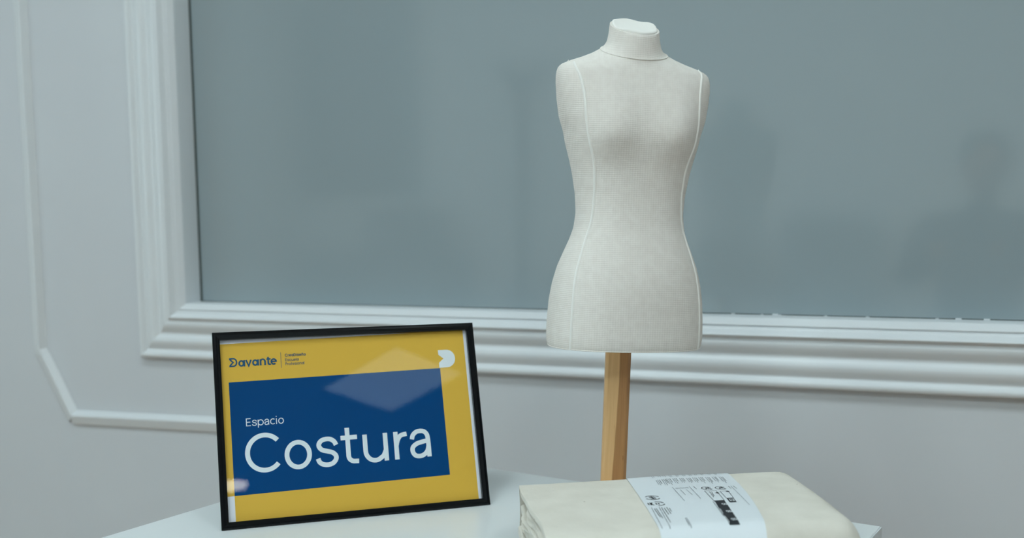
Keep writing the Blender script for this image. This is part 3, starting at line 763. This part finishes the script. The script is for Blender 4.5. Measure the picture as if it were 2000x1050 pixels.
for c in ((184.3, 72), (198.8, 73)):
    label_strokes('sorting_mark', [(ring_pts(c, 5.6, 40, 330), False), (ring_pts((c[0] + .6, c[1] - 1), 1.5), True), ([(c[0] - 2.6, c[1] + 3.5), (c[0] - 1, c[1] + 1), (c[0] + 2.4, c[1] + 1.2)], False), ([(c[0] + 1.8, c[1] - 4), (c[0] + 3.6, c[1] + 3)], False)], .95, m_ink)
label_strokes('care_symbol', [s_ for i in range(5) for s_ in ([(ring_pts((153.6 + 2.85 * i, 66.8), 1.15, n=6), True)] if i % 2 else [([(152.6 + 2.85 * i, 65.6), (154.6 + 2.85 * i, 65.6), (154.3 + 2.85 * i, 68), (152.9 + 2.85 * i, 68)], True)])], .45, m_greyink)
label_strokes('sorting_box', [([(177.9, 81.7), (190, 82.4), (184.6, 117.3), (173.6, 117.8)], True), ([(193, 85.5), (201.9, 84.9), (197, 110.5), (189.5, 111.2)], True)], .5, m_ink)
for c in ((187.9, 91), (200.6, 87.1)): label_strokes('sorting_dot', [(ring_pts(c, .95, n=10), True)], 1.9, m_ink)
label_poly('black_patch', ((173.6, 117.8), (184.6, 117.3), (171.4, 188.1), (161.5, 187.7)), m_ink)
label_poly('black_patch', ((189.5, 111.2), (197, 110.5), (194.2, 125.8), (187.2, 125.4)), m_ink)
wl = []
for c in ((179.4, 131), (174.9, 153), (170.4, 176)):
    wl += [(ring_pts(c, 2.6, n=8), True), ([(c[0] - 2, c[1] - 3), (c[0] + 2.4, c[1] + 2.5)], False), ([(c[0] + 2, c[1] - 3), (c[0] - 2, c[1] + 3)], False)]
for (a, b_) in (((173, 122), (169.8, 137)), ((169.6, 144), (167, 158)), ((165.6, 166), (162.6, 184))): wl += tiny(a, b_, rnd, 1.2, 2.2, .4)
wl += [([(190.6, 115), (195, 114.6), (193.2, 122.6), (189.2, 122.6)], True), ([(191.8, 117), (191, 121)], False), ([(193.4, 117), (192.6, 121)], False)]
V = label_strokes('white_icons', wl, .62, m_band)
for q in V.data.vertices: q.co.z += .0003

# ------------------------------------------------------------------ things across the room (seen mirrored in the pane)
# kneeling photographer
pz = thing('person', 'kneeling person in dark clothes holding a camera, mirrored in the window', 'person', (.32, -.85, 0))
def skinned(name, nodes, edges, m, parent, sub=2):
    me = bpy.data.meshes.new(name); me.from_pydata([n[0] for n in nodes], edges, []); o = bpy.data.objects.new(name, me); C.objects.link(o); o.parent = parent
    o.modifiers.new('skin', 'SKIN'); s = o.modifiers.new('sub', 'SUBSURF'); s.levels = sub; s.render_levels = sub
    for i, n in enumerate(nodes):
        r_ = n[1]; me.skin_vertices[0].data[i].radius = r_ if isinstance(r_, tuple) else (r_, r_)
    me.skin_vertices[0].data[0].use_root = True
    me.materials.append(m); return o
N = [((0, 0, .56), (.15, .11)), ((0, .01, .72), (.14, .10)), ((0, .02, .92), (.165, .11)), ((0, .02, 1.06), (.13, .085)), ((0, .03, 1.12), .055), ((0, .04, 1.18), .05),
     ((-.17, .02, 1.05), .07), ((-.26, .08, .86), .052), ((-.17, .24, .96), .042), ((.17, .02, 1.05), .07), ((.27, .09, .87), .052), ((.02, .27, .98), .042),
     ((-.10, .02, .50), .10), ((-.12, .36, .50), .075), ((-.12, .33, .10), .05), ((-.12, .34, .05), (.045, .045)), ((-.12, .46, .04), (.045, .035)),
     ((.10, 0, .50), .10), ((.12, .06, .09), .075), ((.12, -.33, .08), .05), ((.12, -.38, .05), .045), ((.12, -.42, .06), .04)]
Ed = [(0, 1), (1, 2), (2, 3), (3, 4), (4, 5), (3, 6), (6, 7), (7, 8), (3, 9), (9, 10), (10, 11), (0, 12), (12, 13), (13, 14), (14, 15), (15, 16), (0, 17), (17, 18), (18, 19), (19, 20), (20, 21)]
skinned('body', N, Ed, m_dark, pz)
hd = MB()
def ell(c, r_, n=24, mz=16, fn=None):
    v = []; f = []
    for i in range(mz + 1):
        ph = math.pi * i / mz
        for j in range(n):
            th = 2 * math.pi * j / n; x, y, z = math.sin(ph) * math.cos(th), math.sin(ph) * math.sin(th), math.cos(ph)
            q = 1 if z > -.2 else 1 + (z + .2) * .28
            v.append((c[0] + r_[0] * x * q, c[1] + r_[1] * y * q + (.012 if (abs(x) < .2 and y > .8 and -.35 < z < .05) else 0), c[2] + r_[2] * z))
    f = [(i * n + j, i * n + (j + 1) % n, (i + 1) * n + (j + 1) % n, (i + 1) * n + j) for i in range(mz) for j in range(n)]
    return v, f
hd.add(*ell((0, .05, 1.275), (.075, .095, .115))).build('head', m_skin, pz, smooth=True)
MB().add(*ell((0, .032, 1.305), (.088, .10, .103))).build('hair', m_hair, pz, smooth=True)
for sx in (-1, 1): MB().add(*ell((sx * .077, .05, 1.27), (.012, .02, .03), 10, 8)).build('ear', m_skin, pz, smooth=True)
for sx in (-1, 1): MB().add(*ell((sx * .03, .138, 1.282), (.012, .008, .007), 10, 8)).build('eye', m_hair, pz, smooth=True)
MB().add(*ell((0, .137, 1.215), (.022, .006, .005), 10, 8)).build('mouth', mat('lips', (.36, .16, .13), .5, .3), pz, smooth=True)
for (hx0, sx) in ((-.16, 1), (.03, -1)):
    nd = [((hx0, .25, .965), .03), ((hx0 + .015 * sx, .30, .985), (.036, .02))]; ed = [(0, 1)]
    for q in range(4):
        k_ = len(nd); bx_ = hx0 + .015 * sx + (q - 1.5) * .017
        nd += [((bx_, .33, 1.0), .009), ((bx_ + .006 * sx, .355, .995 + .006 * (q % 2)), .0085), ((bx_ + .014 * sx, .362, .975), .0075)]; ed += [(1, k_), (k_, k_ + 1), (k_ + 1, k_ + 2)]
    k_ = len(nd); nd += [((hx0 + .045 * sx, .30, .965), .011), ((hx0 + .062 * sx, .325, .962), .0095)]; ed += [(1, k_), (k_, k_ + 1)]
    skinned('hand', nd, ed, m_skin, pz, 1)
cm = thing('photo_camera', 'black photo camera held by the kneeling person', 'camera', (.255, -.44, .985))
bevel(MB().box(-.065, .065, -.03, .03, -.045, .045).build('camera_body', m_black, cm), .008, 3)
bevel(MB().box(-.025, .025, -.025, .025, .045, .07).build('viewfinder', m_black, cm), .006, 2)
o = MB().lathe([(.034, 0), (.036, .01), (.036, .06), (.033, .075), (.028, .076)], 28).build('lens', m_black, cm, angle=40); o.rotation_euler = (R(-90), 0, 0); o.location = (0, .03, 0)

# coat rack
ck = thing('coat_rack', 'dark wooden coat rack with splayed arms near the rear wall', 'coat rack', (-2.3, -3.28, 0))
MB().tube([(0, 0, .05), (0, 0, 1.0), (0, 0, 2.07)], [.045, .042, .04], 14).build('post', m_wooddark, ck, angle=50)
for q in range(4):
    a = R(10 + 90 * q); MB().tube([(0, 0, 1.97), (.12 * math.cos(a), .12 * math.sin(a), 2.04), (.23 * math.cos(a), .23 * math.sin(a), 2.15)], [.026, .024, .02], 8).build('arm', m_wooddark, ck, angle=50)
    MB().tube([(0, 0, .16), (.2 * math.cos(a), .2 * math.sin(a), .06), (.26 * math.cos(a), .26 * math.sin(a), .02)], [.028, .024, .02], 8).build('foot', m_wooddark, ck, angle=50)
# wall board
wb = thing('wall_board', 'tall grey board in a thin dark frame on the rear wall', 'board', (-4.18 + .01, YB, 1.33))
MB().box(0, .95, 0, .018, 0, 1.4).build('board', m_board, wb)
for (x0, x1, z0, z1) in ((-.012, .962, -.03, 0), (-.012, .962, 1.4, 1.42), (-.012, 0, 0, 1.4), (.95, .962, 0, 1.4)): MB().box(x0, x1, 0, .028, z0, z1).build('board_frame', m_wooddark, wb)
# low cabinet
lc = thing('low_cabinet', 'grey two-door low cabinet against the rear wall', 'cabinet', (-.60, YB + .02, 0))
MB().box(0, .54, 0, .38, .06, 1.12).build('body', m_board, lc)
for x in (0, .272): 
    dr = bevel(MB().box(x + .004, x + .266, .38, .396, .07, 1.10).build('door', m_board, lc), .002)
    MB().tube([(x + (.24 if x == 0 else .03), .408, .62), (x + (.24 if x == 0 else .03), .408, .74)], .006, 8).build('handle', m_metal, dr)
for x in (.03, .51):
    for y in (.04, .34): MB().tube([(x, y, 0), (x, y, .06)], .015, 10).build('foot', m_metal, lc)
# sideboard with a box on it
sb = thing('sideboard', 'long dark grey sideboard under the wall board', 'sideboard', (-3.95, YB + .02, 0))
bevel(MB().box(0, 1.15, 0, .42, .10, .86).build('body', m_board, sb), .004)
for x in (.01, .39, .77): 
    dr = bevel(MB().box(x, x + .37, .42, .436, .12, .84).build('door', m_board, sb), .002); MB().tube([(x + .33, .448, .6), (x + .33, .448, .7)], .006, 8).build('handle', m_metal, dr)
for x in (.05, 1.10):
    for y in (.05, .37): MB().tube([(x, y, 0), (x, y, .10)], .018, 10).build('foot', m_metal, sb)
bx = thing('storage_box', 'grey lidded storage box on the sideboard', 'box', (-3.46, YB + .08, .86))
bevel(MB().box(0, .45, 0, .30, 0, .28).build('body', m_board, bx), .006); bevel(MB().box(-.008, .458, -.008, .308, .28, .33).build('lid', m_wooddark, bx), .006)
